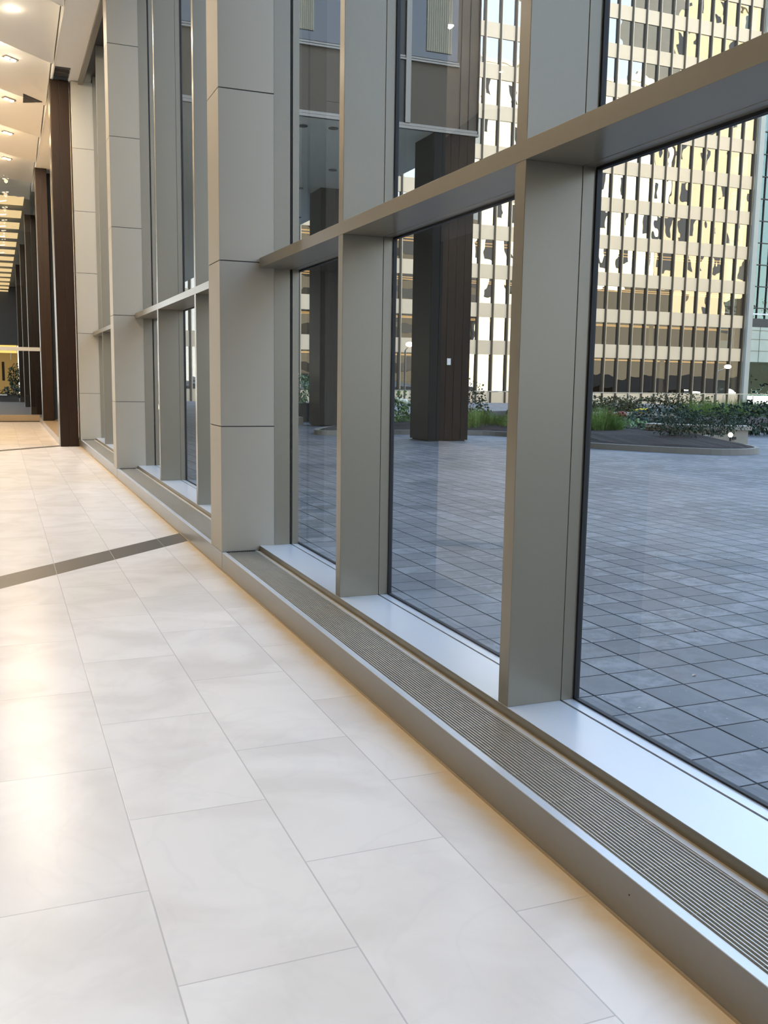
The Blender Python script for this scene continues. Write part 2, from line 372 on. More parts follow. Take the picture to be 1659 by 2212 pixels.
ZT0, ZT1 = 2.334, 2.406
def vert(p, y0, y1, z0, z1):   # a mullion: nose, groove, back
    p.box(1.878, 2.1300, y0, y1, z0, z1).box(2.1325, XG-.007, y0, y1, z0, z1)
def window(n, a, b, mull, jamb_a, jamb_b):
    """a..b: clear opening; mull: near faces of the mullions"""
    w = root_of('window_%d' % n, (XG, (a+b)/2, ZS))
    ztop = 7.52
    for y in mull:
        mb = MB(); vert(mb, y, y+.08, ZS, ZT0); vert(mb, y, y+.08, ZT1, ztop); mb.build('mullion', 'metal', w, .0015)
        MB().box(1.8795, 2.16, y+.002, y+.078, ZT0-.001, ZT1+.001).box(2.12, 2.14, y+.006, y+.074, ZS, ztop).build('mullion_core', 'metal', w)
    ya, yb = a, b
    mb = MB().box(1.876, 2.128, ya, yb, ZT0, ZT1).box(2.133, XG-.007, ya, yb, ZT0, ZT1); mb.build('transom', 'metal', w, .0015)
    MB().box(2.12, 2.14, ya, yb, ZT0+.004, ZT1-.004).build('transom_groove', 'joint', w)
    # jambs against the columns
    for side, jy in ((0, jamb_a), (1, jamb_b)):
        if jy is None: continue
        y0, y1 = (jy, b+.005) if side else (a-.005, jy)
        mb = MB(); mb.box(1.99, 2.128, y0, y1, ZS, ztop).box(2.133, XG-.007, y0, y1, ZS, ztop); mb.build('jamb', 'metal', w, .0015)
        MB().box(2.12, 2.14, y0+.004 if side else y0, y1 if side else y1-.004, ZS, ztop).build('jamb_groove', 'joint', w)
    edges = [jamb_a if jamb_a else a]+[q for y in mull for q in (y, y+.08)]+[jamb_b if jamb_b else b]
    for i in range(0, len(edges), 2):
        p0, p1 = edges[i], edges[i+1]
        for z0, z1 in ((ZS, ZT0), (ZT1, ztop)):
            MB().box(XG+.001, XG+.013, p0, p1, z0, z1).build('pane', 'glass', w)
            t = .011
            MB().box(XG-.007, XG+.016, p0-.001, p0+t, z0, z1).box(XG-.007, XG+.016, p1-t, p1+.001, z0, z1).box(XG-.007, XG+.016, p0, p1, z0-.001, z0+t*.7).box(XG-.007, XG+.016, p0, p1, z1-t, z1+.001).build('gasket', 'gasket', w)
    return w
window(1, -4.0, 7.245, [-.90, 1.185, 3.265, 5.34], None, 7.435)
window(2, 7.65, 14.415, [9.80, 12.26], 7.66+.0, 14.60)
window(3, 14.82, 21.09, [16.95, 19.15], 14.83, 21.09)
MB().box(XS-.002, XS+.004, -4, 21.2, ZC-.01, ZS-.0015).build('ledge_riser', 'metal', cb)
# column cladding in stacked panels with open joints
cl_lab = ['tall light grey clad column nearest the camera, between two window bays',
          'light grey clad column in the middle of the window wall',
          'farthest light grey clad column, partly behind the bronze pillar']
for y0, lab in zip(ty, cl_lab):
    c = thing('wall_column', lab, 'column', (CX+.2, y0+.2, 0), 'grey clad columns of the window wall')
    js = [ZC-.002, 1.128, 2.374, 3.61, 4.85, 6.09, 7.395]
    if y0 > 20: js[0] = ZC
    for i in range(len(js)-1):
        MB().box(CX-.0015, 1.995, y0, y0+cw, js[i]+.0035, js[i+1]-.0035).build('cladding_panel', 'clad', c, .0018)
    MB().box(CX+.006, 1.99, y0+.006, y0+cw-.006, .01, 7.39).build('joint_backing', 'joint', c)
    MB().box(1.99, XG-.03, y0+.19, y0+cw-.005 if y0 < 20 else y0+.3, .18, 7.5).build('rear_infill', 'metal', c)
    MB().box(CX-.0015, 1.61, y0, y0+cw, .002, ZC).build('plinth', 'curb', c)

# bronze pillars down the corridor
pl = [(21.2, 1.170, 1.535, 0, 7.41, 'wide dark bronze pillar nearest the camera, standing on the marble at the end of the window wall'),
      (30.1, 1.190, 1.50, ZC, 7.41, 'second dark bronze pillar, just before the glass end wall'),
      (38.9, 1.110, 1.48, 0, 7.41, 'third dark bronze pillar, first one outside beyond the glass end wall'),
      (47.7, 1.110, 1.48, 0, 7.41, 'fourth dark bronze pillar, outside beyond the glass end wall'),
      (56.5, 1.070, 1.44, 0, 7.41, 'fifth and farthest dark bronze pillar outside')]
for y0, x0, x1, z0, z1, lab in pl:
    p = thing('bronze_pillar', lab, 'pillar', ((x0+x1)/2, y0+.3, z0), 'dark bronze pillars in one row')
    xm = x0+(x1-x0)*.47
    MB().box(x0+.012, xm-.003, y0, y0+.6, z0, z1).box(xm+.003, x1, y0, y0+.6, z0, z1).build('shaft', 'bronze', p, .003)
    MB().box(xm-.004, xm+.004, y0+.01, y0+.59, z0, z1).build('seam', 'dark', p)
    MB().box(x0-.004, x0+.012, y0+.03, y0+.29, z0, z1).box(x0-.004, x0+.012, y0+.33, y0+.59, z0, z1).build('side_strip', 'bronze_shiny', p)
struct(MB().box(1.60, 1.9, 21.5, 30.1, ZC, 7.4).build('wall_right', 'wallstone'))
# glass end wall
w = root_of('window_4', (-2, 32.6, 0))
MB().box(-6, 1.19, 32.6, 32.75, .03, .225).build('end_kerb', 'brass_stone', w)
MB().box(-6, 1.19, 32.58, 32.74, 0, .03).build('end_kerb_recess', 'joint', w)
MB().box(-6, 1.6, 32.58, 32.72, 2.25, 2.365).build('transom', 'trim_light', w)
for x0 in (-4.6, -2.3, -.12): MB().box(x0-.08, x0, 32.6, 32.72, .225, 7.4).build('mullion', 'bronze', w)
MB().box(-6, 1.6, 32.66, 32.672, .225, 2.25).box(-6, 1.6, 32.66, 32.672, 2.365, 7.5).build('pane', 'glass', w)

# ------------------------------------------------------------------ downlights
DL = []
seen = [17.96, 20.75, 23.72, 26.89, 29.98, 32.4]
order = ['nearest', 'second', 'third', 'fourth', 'fifth', 'sixth']
mesh_cache = {}
def downlight(x, y, lab, group, col, watt=LAMP_W):
    watt *= (1.0 if y < 6 else (1.4 if y < 12 else (2.9 if y < 21 else 2.2)))*(1.1 if x > -2 else .92)
    d = thing('downlight', lab, 'light', (x, y, 7.565), group)
    def part(key, fn, matn, parent=d):
        if key not in mesh_cache:
            o = fn().build(key, matn, None); mesh_cache[key] = o
            o.parent = d
        else:
            o = mesh_cache[key].copy(); COL.objects.link(o); o.parent = d
        o.matrix_parent_inverse = Matrix.Identity(4)
        return o
    part('housing', lambda: MB().box(-.16, .16, -.055, .055, -.012, .03).build_rot(45), 'mould')
    for sgn, nm in ((-1, 'bulb'), (1, 'bulb')):
        o = part('bulb%d' % sgn, lambda: MB().ball((sgn*.056, sgn*.056, -.012), .05, 12, 8, (1, 1, .6)), 'bulb'); o.name = 'bulb'
    l = bpy.data.lights.new('downlight_beam', 'SPOT'); l.energy = watt; l.color = col; l.spot_size = math.radians(120 if y < 9 else 166); l.spot_blend = .85; l.shadow_soft_size = .06
    lo = bpy.data.objects.new('downlight_beam', l); COL.objects.link(lo); lo.location = (0, 0, -.10); lo.parent = d
    g = bpy.data.lights.new('downlight_glow', 'POINT'); g.energy = watt*.0035; g.color = col; g.shadow_soft_size = .02
    go = bpy.data.objects.new('downlight_glow', g); COL.objects.link(go); go.location = (0, 0, -.15); go.parent = d
    return d
def build_rot(s, deg):
    c, q = math.cos(math.radians(deg)), math.sin(math.radians(deg))
    s.v = [(a*c-b*q, a*q+b*c, z) for a, b, z in s.v]; return s
MB.build_rot = build_rot
for y, nm in zip(seen, order):
    downlight(.443, y, 'twin-bulb recessed downlight in the sawtooth ceiling, %s of the row from the camera' % nm, 'twin downlights in the ceiling', (1, .68, .38) if y > 21 else (1, .85, .66))
for xx in (-1.2, -2.9, -4.8):
    for y in ([14.4, 11.4, 8.4, 5.4, 2.4, -.6, -3.0] if xx > -2 else [29.1, 26.1, 23.1, 20.2, 17.4, 14.4, 11.4, 8.4, 5.4, 2.4, -.6, -3.2]):
        downlight(xx, max(y+(xx-.43)*.6, -3.6), 'twin-bulb downlight further back in the white ceiling, out of frame', 'ceiling downlights outside the frame', (1, .68, .38) if y > 21 else (1, .85, .66))

# ------------------------------------------------------------------ beyond the end wall
struct(MB().box(-40, 1.95, 32.75, 110, -.2, -.005).build('terrace', simple('dark_paving', (.16, .17, .18), .5)))
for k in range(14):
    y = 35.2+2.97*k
    o = MB().box(-5, 1.02-.012*k, y, y+1.72, 7.40, 7.415).build('glow_painted_panel', 'panel_glow')  # lamplight on the panel undersides given as glow
    nm = 'nearest cream ceiling panel with painted lamplight glow beyond the glass end wall' if k == 0 else 'cream ceiling panel with painted lamplight glow beyond the glass end wall, %s counting from the nearest' % ['first', 'second', 'third', 'fourth', 'fifth', 'sixth', 'seventh', 'eighth', 'ninth', 'tenth', 'eleventh', 'twelfth', 'thirteenth', 'fourteenth'][k]
    tag(o, nm, 'light panel', 'cream ceiling panels with painted glow beyond the end wall')
struct(MB().box(-6.2, 2.55, 34.3, 79, 7.75, 8.0).build('ceiling_outer', simple('grey_soffit', (.17, .18, .17), .6)))
struct(MB().box(1.5, 1.9, 30.8, 80, 0, 7.75).build('wall_far_right', simple('dark_wall', (.045, .045, .045), .5)))
o = thing('lit_room', 'amber lit room with a glowing ceiling strip, seen far down the corridor', 'room', (.4, 76, 0))
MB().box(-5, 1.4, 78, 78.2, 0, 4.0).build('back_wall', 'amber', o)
MB().box(-5, 1.30, 75, 75.3, 3.05, 3.6).build('ceiling_strip', 'amber_hot', o)
MB().box(-5, 1.5, 75, 77.9, 3.65, 7.7).build('upper_wall', simple('upper_wall_grey', (.06, .06, .065), .6), o)
MB().box(.24, .42, 74.6, 75.1, 1.05, 2.4).build('picture', 'bronze', o)
MB().tube((.88, 74.8, 3.0), (.88, 74.8, 2.55), .02).build('pendant', 'trim_light', o)
o = thing('planter_box', 'low dark planter box with a pale lid beyond the glass end wall', 'planter', (.6, 58, 0))
MB().box(.02, 1.0, 57, 58.5, .0, .34).build('box', 'dark', o); MB().box(-.02, .40, 56.9, 57.3, .34, .40).build('lid', 'rail', o)

# ------------------------------------------------------------------ plaza
struct(MB().box(2.2, 76, -60, 60.6, -.2, 0).build('plaza_paving', 'pavers'))
M['asphalt'] = simple('asphalt', (.05, .05, .055), .8, 0, 8, .2, 0, .1)
struct(MB().box(-60, 300, -90, 200, -3.6, -3.2).build('street', 'asphalt'))
struct(MB().box(2.2, 76, 60.3, 60.7, -3.2, -.2).build('plaza_retaining_wall', 'kerb'))

# black office block with ribbed pillars
B = thing('office_block', 'dark brown office block raised on ribbed pillars, overhanging the plaza', 'building', (8, 30, 0))
YF = 21.615; XR = 11.05
MB().box(2.6, XR, YF, 62, 7.40, 7.5).build('soffit', 'soffit', B)
MB().box(2.6, XR, YF+.02, 62, 7.5, 34).build('upper_wall', 'block', B)
def ribbed(x0, x1, y0, y1, z1, nm):
    o = MB().box(x0, x1, y0+.02, y1, .03, z1).build(nm, 'block_dark', B)
    mb = MB(); n = 5; wv = (x1-x0)/n
    for i in range(n): mb.box(x0+i*wv+.009, x0+(i+1)*wv-.009, y0, y0+.03, .03, z1)
    mb.build('rib_panel', 'pillar_front', o)
    MB().box(x0+.05, x1-.05, y0+.08, y1-.05, 0, .03).build('shadow_base', 'joint', o)
    return o
pA = ribbed(9.886, 11.0, 21.60, 22.72, 7.39, 'pillar')
MB().box(10.36, 10.46, 21.575, 21.60, 1.90, 2.06).build('sign_plate', 'trim_light', pA)
pB = ribbed(9.50, 10.65, 29.1, 30.25, 7.39, 'pillar')
ribbed(9.6, 10.7, 45, 46.1, 7.39, 'pillar')
mb = MB(); mb.box(2.6, XR+.02, YF-.04, YF+.05, 7.40, 7.46).box(2.6, XR+.02, YF-.025, YF+.05, 7.47, 7.53); mb.build('bottom_moulding', 'mould', B)
mb = MB().box(2.6, 10.5, YF-.05, YF+.05, 8.93, 8.97).box(2.6, 10.5, YF-.03, YF+.05, 8.99, 9.03); mb.build('sill_moulding', 'mould', B)
for (a, c) in ((9.24, 10.46), (6.35, 8.85), (3.3, 6.1)):
    o = MB().box(a, c, YF-.005, YF+.03, 9.05, 12.2).build('window', 'winglass_dark', B)
    if a > 9:
        mb = MB()
        for i in range(12):
            x = a+.42+.055*i; mb.tube((x, YF-.012, 9.2), (x, YF-.012, 12.1), .030, k=6)
        mb.build('curtain', 'curtain', o)
    else:
        mb = MB()
        for i in range(10): x = a+.08+.045*i; mb.tube((x, YF-.012, 9.25), (x, YF-.012, 12.1), .026, k=6)
        mb.build('curtain', 'curtain', o)
for x in (9.11, 6.22, 3.17): MB().box(x, x+.13, YF-.06, YF+.02, 7.53, 34).build('vertical_fin', 'mould', B)
for x in (8.9, 6.0): MB().box(x, x+.18, YF-.01, YF+.03, 7.53, 34).build('fin_recess', 'block_dark', B)
mb = MB()
for x in (10.56, 10.79): mb.box(x, x+.015, YF-.002, YF+.03, 7.53, 34)
mb.box(11.03, 11.055, YF-.03, YF+.03, 7.4, 34); mb.build('pier_joint', 'joint', B)
for x, y in ((6.85, 22.4), (7.58, 22.3), (9.03, 26.6), (8.93, 29.5), (10.45, 34.7), (10.5, 26.7), (10.5, 31.0), (7.4, 26.6), (7.4, 31)):
    mb = MB(); mb.tube((x, y, 7.395), (x, y, 7.38), .12, k=16); mb.build('soffit_light', 'dark', B)

# ------------------------------------------------------------------ sunlit tower across the plaza
YT = 100.0
T = thing('office_tower', 'tall tan office tower with rows of sunset-bright windows behind the plaza planters', 'building', (60, YT, 0))
floors = [(-3.2, .30), (4.66, 6.29)]
z = 8.95
while z < 58: floors.append((z, z+1.60)); z += 4.39
for z0, z1 in floors: MB().box(8, 91.2, YT, YT+.4, z0, z1).build('spandrel', 'spandrel', T)
XM = [90.92-1.955*k for k in range(43)]
for x in XM:
    mb = MB().box(x-.17, x+.03, YT-.13, YT+.3, -3.2, floors[-1][1]); o = mb.build('mullion', 't_dark', T)
    if x < 91: MB().box(x+.03, x+.13, YT-.10, YT+.3, -3.2, floors[-1][1]).build('fin', 't_light', o)
cands = []; rest = MB()
for i in range(len(XM)-1):
    x1, x0 = XM[i]-.16, XM[i+1]+.12
    for j in range(len(floors)-1):
        z0, z1 = floors[j][1], floors[j+1][0]
        px, py = project(((x0+x1)/2, YT, (z0+z1)/2))
        vis = (0 < py < 860) and (1262 < px < 1610 or 1020 < px < 1112 or 842 < px < 890 or 634 < px < 668)
        cands.append((0 if vis else 1, z0, x0, x1, z1))
cands.sort(key=lambda q: (q[0], q[1]))
def pane(mb, x0, x1, z0, z1):
    r = random.Random(int(x0*97+z0*31)); a, c = r.uniform(-.009, .009), r.uniform(-.006, .006)
    hx, hz = (x1-x0)/2, (z1-z0)/2
    y = YT+.12
    mb.quad((x0, y-a*hx-c*hz, z0), (x1, y+a*hx-c*hz, z0), (x1, y+a*hx+c*hz, z1), (x0, y-a*hx+c*hz, z1))
for i, (q, z0, x0, x1, z1) in enumerate(cands):
    if i < 98:
        mb = MB(); pane(mb, x0, x1, z0, z1); mb.build('window', 'tglass', T)
    else: pane(rest, x0, x1, z0, z1)
o = rest.build('window', 'tglass', T); o['kind'] = 'stuff'
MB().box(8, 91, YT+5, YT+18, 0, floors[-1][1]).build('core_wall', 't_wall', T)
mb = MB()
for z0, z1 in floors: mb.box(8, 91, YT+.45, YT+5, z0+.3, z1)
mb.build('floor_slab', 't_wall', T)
mb = MB()
for z1 in (4.5, 8.8, 13.15, 17.5):
    for dy in (1.2, 3.2): mb.box(24, 90, YT+dy, YT+dy+.28, z1-.08, z1)
mb.build('ceiling_light', 't_light_strip', T)
mb = MB()
for k, z0, z1 in ((0, .4, 4.6), (0, 6.4, 8.9), (0, 10.6, 13.2), (0, 15.1, 17.7), (12, 6.4, 8.9), (7, 6.4, 8.9), (6, .4, 4.6), (12, 10.6, 13.2), (17, 15.1, 17.7), (33, 10.6, 13.2)):
    mb.box(XM[k]-.85, XM[k]-.25, YT+.5, YT+.6, z0, z1)
for k, z0, z1 in ((32, 11.2, 13.2), (33, 11.2, 13.2), (1, 7.3, 8.6)): mb.box(XM[k]-1.8, XM[k]-.15, YT+.5, YT+.6, z0, z1)
mb.build('blind', 't_blind', T)
MB().box(91.2, 91.95, YT-.5, YT+1.5, -3.2, floors[-1][1]).build('corner_column', 'corner', T)

# turquoise glass tower, low stone building and rail at the right
G = thing('glass_tower', 'turquoise glass tower rising behind the right edge of the tan tower', 'building', (130, 131, 0))
MB().box(110, 160, 130.3, 150, 0, 62).build('core_wall', 'leaf_blue', G)
MB().box(110, 160, 130, 130.1, 0, 62).build('glass_skin', 'turqglass', G)
mb = MB()
for k in range(14): mb.box(110, 160, 129.8, 130.05, 11+3.6*k, 11.14+3.6*k)
for k in range(28): mb.box(110+1.8*k, 110.09+1.8*k, 129.8, 130.05, 0, 62)
mb.build('glazing_bars', 'dark', G)
L = thing('low_building', 'low pale green stone building with a white roof rail, at the right edge', 'building', (110, 112, 0))
MB().box(95, 135, 112, 122, 5.0, 10.1).build('stone_wall', 'lowb', L)
MB().box(95, 135, 112.3, 122, .0, 5.0).build('ground_glass', 'turqglass', L)
mb = MB()
for k in range(16): mb.box(95+2.5*k, 95.08+2.5*k, 111.95, 112.02, 5, 10.1)
for z in (6.6, 8.3, 9.6): mb.box(95, 135, 111.95, 112.02, z, z+.06)
mb.build('stone_joints', 'kerb', L)
o = MB().box(95, 135, 112, 112.2, 11.9, 12.1)
for k in range(9): o.box(103.2+3.6*k, 103.5+3.6*k, 112, 112.2, 10.1, 12.0)
o.build('roof_rail', 'rail', L)
mb = MB(); mb.box(95, 135, 116, 121, 10.1, 11.7); mb.build('roof_plant', 'dark', L)

# blocks behind the camera side of the square, caught by the low sun, plus added dark blocks
def sun_block(name, lab, x0, x1, y1, h, wallm):
    o = thing(name, lab, 'building', ((x0+x1)/2, y1-10, 0))
    MB().box(x0, x1, y1-20, y1, 0, h).build('stone_wall', wallm, o)
    mb = MB(); x = x0+2.2
    while x < x1-2.5:
        zz = 24.0
        while zz < h-6: mb.box(x, x+2.4, y1, y1+.06, zz, zz+5.0); zz += 10.1
        x += 8.9
    w_ = mb.build('window', 'winglass_dark', o); w_['kind'] = 'stuff'
    MB().box(x0-.3, x1+.3, y1-.2, y1+.5, h-1, h).build('cornice', wallm, o)
o = thing('added_dark_tower', 'added unseen dark block for the tower windows to reflect, beside the sunlit limestone block', 'building', (77, -40, 0))  # added out of view so the left tower panes reflect something dark
MB().box(54, 117, -52, -30, -3.2, 45).build('wall', 'lowdark', o)
mb = MB()
for k in range(8): mb.box(54.2, 116.8, -30, -29.9, 3+5*k, 5.6+5*k)
mb.build('window_band', 'winglass_dark', o)
sun_block('limestone_block', 'pale limestone block lit by the evening sun on the near side of the square', 118, 178, -30, 84, 'sunstone')
sun_block('brick_block', 'tan brick block lit by the evening sun, beside the limestone block', 178.4, 250, -30, 112, 'sunstone2')
o = thing('added_dark_block', 'added unseen dark low block in front of the sunlit blocks, darkening low window reflections', 'building', (195, -14, 0))  # added out of view to keep the lowest tower panes dark
MB().box(140, 171, -22, -12, -3.2, 27).box(171, 196, -22, -12, 0, 17).box(196, 250, -22, -12, 0, 27).box(120, 250, -11.9, 45, 0, 3).build('wall', 'lowdark', o)

# ------------------------------------------------------------------ planter, bench, plants
def catmull(pts, n=6, closed=True):
    r = []; k = len(pts)
    for i in range(k if closed else k-1):
        p = [Vector(pts[(i+j-1) % k] if closed else pts[max(0, min(k-1, i+j-1))]) for j in range(4)]
        for t in range(n):
            t /= n
            r.append(.5*((2*p[1])+(-p[0]+p[2])*t+(2*p[0]-5*p[1]+4*p[2]-p[3])*t*t+(-p[0]+3*p[1]-3*p[2]+p[3])*t**3))
    if not closed: r.append(Vector(pts[-1]))
    return r
outl = [(8.0, 25.0), (8.5, 24.3), (10.2, 24.5), (12.2, 24.0), (12.98, 23.1), (13.1, 21.2), (12.6, 19.3), (13.1, 17.95), (14.3, 16.45), (15.4, 16.35), (16.2, 17.25), (17.0, 19.8), (19.5, 22.4), (24, 25.0), (30, 28.5), (30, 40), (16, 36), (12.6, 29.6), (9.3, 27.0)]
cur = catmull([(a, b) for a, b in outl], 6)
def offset(c, d):
    r = []
    for i in range(len(c)):
        t = (c[(i+1) % len(c)]-c[i-1]).normalized(); r.append(c[i]+d*Vector((-t.y, t.x)))
    return r
inner = offset(cur, .11)
mb = MB(); n = len(cur)
mb.v = [(p.x, p.y, 0) for p in cur]+[(p.x, p.y, .13) for p in cur]+[(p.x, p.y, .13) for p in inner]+[(p.x, p.y, 0) for p in inner]
for i in range(n):
    j = (i+1) % n
    mb.f += [(i, j, n+j, n+i), (n+i, n+j, 2*n+j, 2*n+i), (2*n+i, 2*n+j, 3*n+j, 3*n+i)]
PL = thing('planter_bed', 'large curved planting bed with a concrete kerb and dark mulch on the plaza', 'planter', (15, 25, 0))
mb.build('kerb', 'kerb', PL)
# mulch mound
mb = MB(); cq = Vector((16, 28)); rings = [inner, offset(cur, .30), [p.lerp(cq, .18) for p in cur], [p.lerp(cq, .5) for p in cur]]; hz = [.10, .16, .27, .30]
for rg, h in zip(rings, hz): mb.v += [(p.x, p.y, h+random.uniform(-.02, .02)) for p in rg]
cc = (16, 28, .30); mb.v.append(cc); ci = len(mb.v)-1
for r in range(3):
    for i in range(n):
        j = (i+1) % n; a = r*n; mb.f.append((a+i, a+j, a+n+j, a+n+i))
for i in range(n): mb.f.append((3*n+i, 3*n+(i+1) % n, ci))
mb.build('mulch', 'mulch', PL)

def sweep(path, w, z0, z1, name, m, parent, bev=0.0):
    a = []; b = []
    for i, p in enumerate(path):
        t = (path[min(i+1, len(path)-1)]-path[max(i-1, 0)]).normalized(); nn = Vector((-t.y, t.x)); a.append(p+nn*w/2); b.append(p-nn*w/2)
    k = len(path); mb = MB(); mb.v = [(p.x, p.y, z) for z in (z0, z1) for q in (a, b) for p in q]
    for i in range(k-1):
        mb.f += [(i, i+1, 2*k+i+1, 2*k+i), (k+i+1, k+i, 3*k+i, 3*k+i+1), (2*k+i, 2*k+i+1, 3*k+i+1, 3*k+i), (i+1, i, k+i, k+i+1)]
    mb.f += [(0, 2*k, 3*k, k), (k-1, 2*k-1, 4*k-1, 3*k-1)]
    return mb.build(name, m, parent, bev)
bp = catmull([(18.0, 19.35), (17.2, 19.75), (16.5, 20.3), (16.1, 21.0)], 8, False)
BN = thing('stone_bench', 'curved pale stone bench with a thick slab seat, behind the mulch bed', 'bench', (16.5, 19.5, 0))
sweep(bp, .50, .36, .47, 'seat_slab', 'conc', BN, .01)
bw = sweep(bp[1:], .36, 0, .36, 'bench_wall', 'conc', BN)
MB().box(17.45, 17.56, 19.30, 19.33, .12, .19).build('vent_hole', 'dark', bw)
sweep(catmull([(16.7, 19.0), (15.9, 19.15), (15.0, 19.45)], 6, False), .40, .12, .25, 'low_ledge', 'conc', BN)
b2 = catmull([(17.6, 28.6), (20, 29.2), (23, 28.6)], 8, False)
BN2 = thing('stone_bench', 'pale stone bench further back among the flowers', 'bench', (20, 29, 0)); 
sweep(b2, .5, .36, .47, 'seat_slab', 'conc', BN2); sweep(b2, .3, 0, .36, 'bench_wall', 'conc', BN2)

def leaves(c, rad, n, size, rng, droop=0.3, shell=.45):
    mb = MB(); c = Vector(c)
    for _ in range(n):
        while True:
            d = Vector((rng.uniform(-1, 1), rng.uniform(-1, 1), rng.uniform(-1, 1)))
            if .02 < d.length <= 1: break
        d = d.normalized()*(d.length**shell)
        wob = 1+.22*math.sin(5*d.x+3*d.y+c.x)+.15*math.sin(7*d.z+4*d.x)
        p = c+Vector((d.x*rad[0], d.y*rad[1], d.z*rad[2]))*wob
        if p.z < .14: p.z = .14+rng.random()*.05
        t = (d+Vector((rng.uniform(-.8, .8), rng.uniform(-.8, .8), rng.uniform(-.6, .6)))).normalized()
        s = t.orthogonal().normalized(); s = (s*math.cos(1)+t.cross(s)*math.sin(rng.uniform(0, 6))).normalized()
        L = size*rng.uniform(.6, 1.2); wv = L*.33
        mid = p+t*L*.5; tip = p+t*L-Vector((0, 0, L*droop)); up = t.cross(s)*wv*.35
        mb.quad(p, mid+s*wv+up, tip, mid-s*wv+up)
    return mb
def stems(c, base, n, rad, rng, r=.008):
    mb = MB()
    for _ in range(n):
        a = rng.uniform(0, 6.28); q = Vector((c[0]+math.cos(a)*rad[0]*.75*rng.random(), c[1]+math.sin(a)*rad[1]*.75*rng.random(), c[2]+rng.uniform(-.2, .6)*rad[2]))
        mb.tube((c[0]+rng.uniform(-.06, .06), c[1]+rng.uniform(-.06, .06), base), q, r, r*.4, 5)
    return mb
def shrub(name, lab, cat, c, rad, n, size, lm, base=.12, group=None, flower=None, nf=0, shell=.45):
    rng = random.Random(int(c[0]*100+c[1]*7))
    o = thing(name, lab, cat, (c[0], c[1], base), group)
    leaves(c, rad, n, size, rng, shell=shell).build('foliage', lm, o)
    stems(c, base, 9, rad, rng).build('stems', 'stem', o)
    for k in range(nf):
        a = rng.uniform(0, 6.28); q = rng.uniform(.2, .9)
        p = (c[0]+math.cos(a)*rad[0]*q, c[1]-abs(math.sin(a))*rad[1]*q, c[2]+rad[2]*rng.uniform(.35, 1.0))
        MB().ball(p, size*.9, 8, 6, (1, 1, .7)).build('flower_head', flower, o)
    return o
def grass(lab, c, rad, h, n, lm='leaf_grass', base=.15, name='ornamental_grass'):
    rng = random.Random(int(c[0]*50+c[1])); o = thing(name, lab, 'grass', (c[0], c[1], base)); mb = MB()
    for _ in range(n):
        a = rng.uniform(0, 6.28); q = math.sqrt(rng.random())
        p = Vector((c[0]+math.cos(a)*rad*q*.7, c[1]+math.sin(a)*rad*q*.7, base))
        out = Vector((math.cos(a), math.sin(a), 0))*rng.uniform(.1, .5)*h*q; hh = h*(1-.45*q*q)*rng.uniform(.55, 1.15)
        mid = p+Vector((0, 0, hh*.65))+out*.45; tip = p+Vector((0, 0, hh))+out*1.1; s = Vector((-math.sin(a+1), math.cos(a+1), 0))*.007
        nn = len(mb.v); mb.v += [tuple(p-s), tuple(p+s), tuple(mid+s*.8), tuple(mid-s*.8), tuple(tip)]; mb.f += [(nn, nn+1, nn+2, nn+3), (nn+3, nn+2, nn+4)]
    mb.build('blades', lm, o); return o
grass('bright green fine grass clump beside the nearest mullion, in the mulch bed', (14.75, 21.3), .75, .80, 1300)
grass('green fine grass tuft right of the outdoor ribbed pillar', (12.9, 24.9), 1.0, .62, 1100)
grass('second green fine grass tuft, further right of the outdoor pillar', (13.9, 24.2), .8, .58, 900)
shrub('heuchera_plant', 'low pale green leafy plant right of the bright grass clump', 'plant', (16.3, 22.0, .27), (.62, .5, .20), 420, .13, 'leaf_pale')
shrub('heuchera_plant', 'low blue-green leafy plant in front of the dark twiggy shrubs', 'plant', (17.2, 21.6, .30), (.7, .5, .24), 420, .14, 'leaf_blue')
shrub('chrysanthemum', 'bright yellow flowering chrysanthemum at the middle of the bed', 'plant', (19.4, 25.8, .52), (.32, .3, .16), 220, .07, 'leaf_green', flower='yellow', nf=26)
shrub('chrysanthemum', 'dusky red flowering chrysanthemum left of the yellow one', 'plant', (17.9, 25.2, .45), (.55, .35, .16), 300, .07, 'leaf_dark', flower='red', nf=22)
shrub('yellow_flower_patch', 'patch of small yellow flowers behind the grass right of the pillar', 'plant', (16.1, 27.4, .40), (.7, .5, .18), 260, .08, 'leaf_green', flower='yellow', nf=18)
shrub('twiggy_shrub', 'dark twiggy shrub behind the mulch, left of the bollard light', 'shrub', (15.15, 18.6, .58), (.62, .5, .33), 1300, .058, 'leaf_dark', shell=.8)
shrub('twiggy_shrub', 'dark twiggy shrub leaning over the stone bench, beside the bollard light', 'shrub', (16.55, 18.9, .60), (.75, .5, .32), 1400, .058, 'leaf_dark', shell=.8)
shrub('round_shrub', 'dark broadleaf shrub at the right edge of the bed', 'shrub', (21.6, 22.9, .48), (1.3, .9, .48), 900, .16, 'leaf_dark')
shrub('round_shrub', 'dark blue-green broadleaf shrub in front of the long grass', 'shrub', (18.6, 23.4, .45), (1.2, .8, .35), 700, .15, 'leaf_blue')
shrub('round_shrub', 'dark evergreen shrub touching the right side of the outdoor pillar', 'shrub', (13.4, 26.3, .72), (.55, .5, .62), 800, .10, 'leaf_dark')
shrub('low_hedge', 'brownish olive low hedge at the back left of the bed', 'hedge', (20.3, 30.2, .50), (2.8, 1.0, .38), 4200, .13, 'leaf_olive')
shrub('low_hedge', 'olive low hedge right of the first, below the railing', 'hedge', (24.8, 31.6, .55), (2.6, 1.0, .48), 3000, .12, 'leaf_olive')
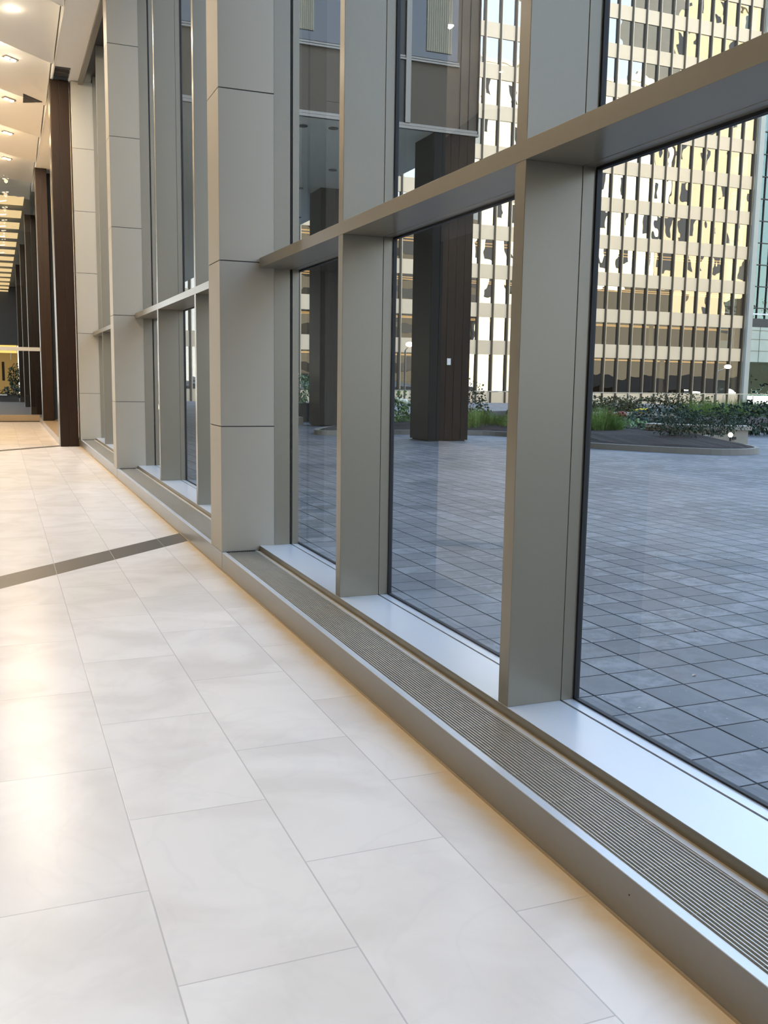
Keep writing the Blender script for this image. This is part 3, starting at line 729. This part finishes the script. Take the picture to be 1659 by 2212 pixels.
for k, (x, y) in enumerate(((25.5, 30.2), (27.2, 30.8), (28.9, 31.2))):
    grass(('tall soft grass at the back of the bed, leftmost of three', 'tall soft grass at the back of the bed, middle of three', 'tall soft grass at the back of the bed, rightmost of three')[k], (x, y), 1.2, .95, 800)
shrub('hydrangea', 'hydrangea with cream flower heads left of the outdoor ribbed pillar', 'shrub', (10.55, 26.0, .62), (.85, .6, .50), 850, .13, 'leaf_green', flower='cream', nf=8)
pb = thing('tall_planter', 'tall dark planter box beside the rear ribbed pillar', 'planter', (9.0, 31.5, 0))
MB().box(8.9, 11.2, 32.0, 33.0, 0, .66).build('box', 'block_dark', pb); MB().box(8.9, 9.35, 30.4, 30.9, 0, .24).build('base_block', 'conc', pb)
shrub('leafy_shrub', 'leafy green shrub with a white bloom in the tall dark planter', 'shrub', (9.75, 32.5, 1.12), (.85, .4, .50), 800, .12, 'leaf_pale', .66, flower='cream', nf=3)
shrub('grey_green_shrub', 'grey-green shrub in the planter box beyond the glass end wall', 'shrub', (.75, 58, .55), (.5, .5, .30), 400, .14, 'leaf_blue', .34)
shrub('leafy_shrub', 'dark potted tree silhouetted against the amber lit room', 'shrub', (.95, 66, 1.35), (.32, .3, .75), 500, .14, 'leaf_dark', .0)

# lamps on the plaza
o = thing('garden_light', 'small glowing garden light in the mulch beside the stone bench', 'light', (16.15, 17.95, .2))
MB().tube((16.15, 17.95, .15), (16.15, 17.95, .27), .02).tube((16.15, 17.95, .26), (16.15, 17.95, .28), .05).build('stake', 'dark', o)
MB().ball((16.15, 17.95, .33), .052, 14, 10, (1, 1, 1.1)).build('globe', 'bollardglobe', o, smooth=True)
def street(lab, hx, hy, hz, px_):
    o = thing('street_lamp', lab, 'lamp', (px_, hy, 0), 'street lamps beyond the plaza')
    MB().tube((px_, hy, 0), (px_, hy, hz-.25), .05, .035).build('pole', 'mould', o)
    MB().tube((px_, hy, hz-.25), (hx, hy, hz), .025).build('arm', 'mould', o)
    MB().ball((hx, hy, hz+.02), .15, 12, 8, (1.3, 1, .7)).build('lamp_head', 'lampglobe', o, smooth=True)
street('lit street lamp left of the outdoor ribbed pillar', 17.31, 40, 3.10, 17.1)
street('lit street lamp in front of the tan tower at the right', 35.51, 40, 2.45, 34.85)
r = thing('railing', 'slim metal railing along the far edge of the plaza', 'railing', (40, 60, 0))
MB().box(20, 62, 60, 60.05, .80, .86).build('top_rail', 'steel', r)
mb = MB()
for k in range(15): mb.box(20+3*k, 20.05+3*k, 60, 60.05, 0, .8)
mb.build('posts', 'steel', r); r.children[1]['kind'] = 'stuff'
# fallen leaves on the paving
rng = random.Random(3)
lv = [(3.92, 4.55), (3.30, 3.82), (4.4, 7.9), (5.3, 9.2), (2.75, 4.12), (6.5, 7.4), (4.9, 5.9)]
lw = ['pale dry leaf on the paving at the right, nearest the window', 'small dry leaf on the paving just behind the nearest one', 'small leaf out on the middle of the paving', 'leaf on the paving, farthest from the window', 'tiny leaf close to the window sill', 'dark leaf toward the right of the paving', 'small tan leaf mid paving at the right']
for (x, y), lab in zip(lv, lw):
    a = rng.uniform(0, 6.28); mb = MB(); c, s = math.cos(a)*.018, math.sin(a)*.018
    mb.v = [(x-c, y-s, .004), (x+s*.5, y-c*.5, .008), (x+c, y+s, .003), (x-s*.5, y+c*.5, .010)]+[(x-c, y-s, .002), (x+s*.5, y-c*.5, .006), (x+c, y+s, .001), (x-s*.5, y+c*.5, .008)]
    mb.f = [(0, 1, 2, 3), (7, 6, 5, 4), (0, 4, 5, 1), (1, 5, 6, 2), (2, 6, 7, 3), (3, 7, 4, 0)]
    tag(mb.build('fallen_leaf', 'conc'), lab, 'leaf', 'fallen leaves on the plaza paving')
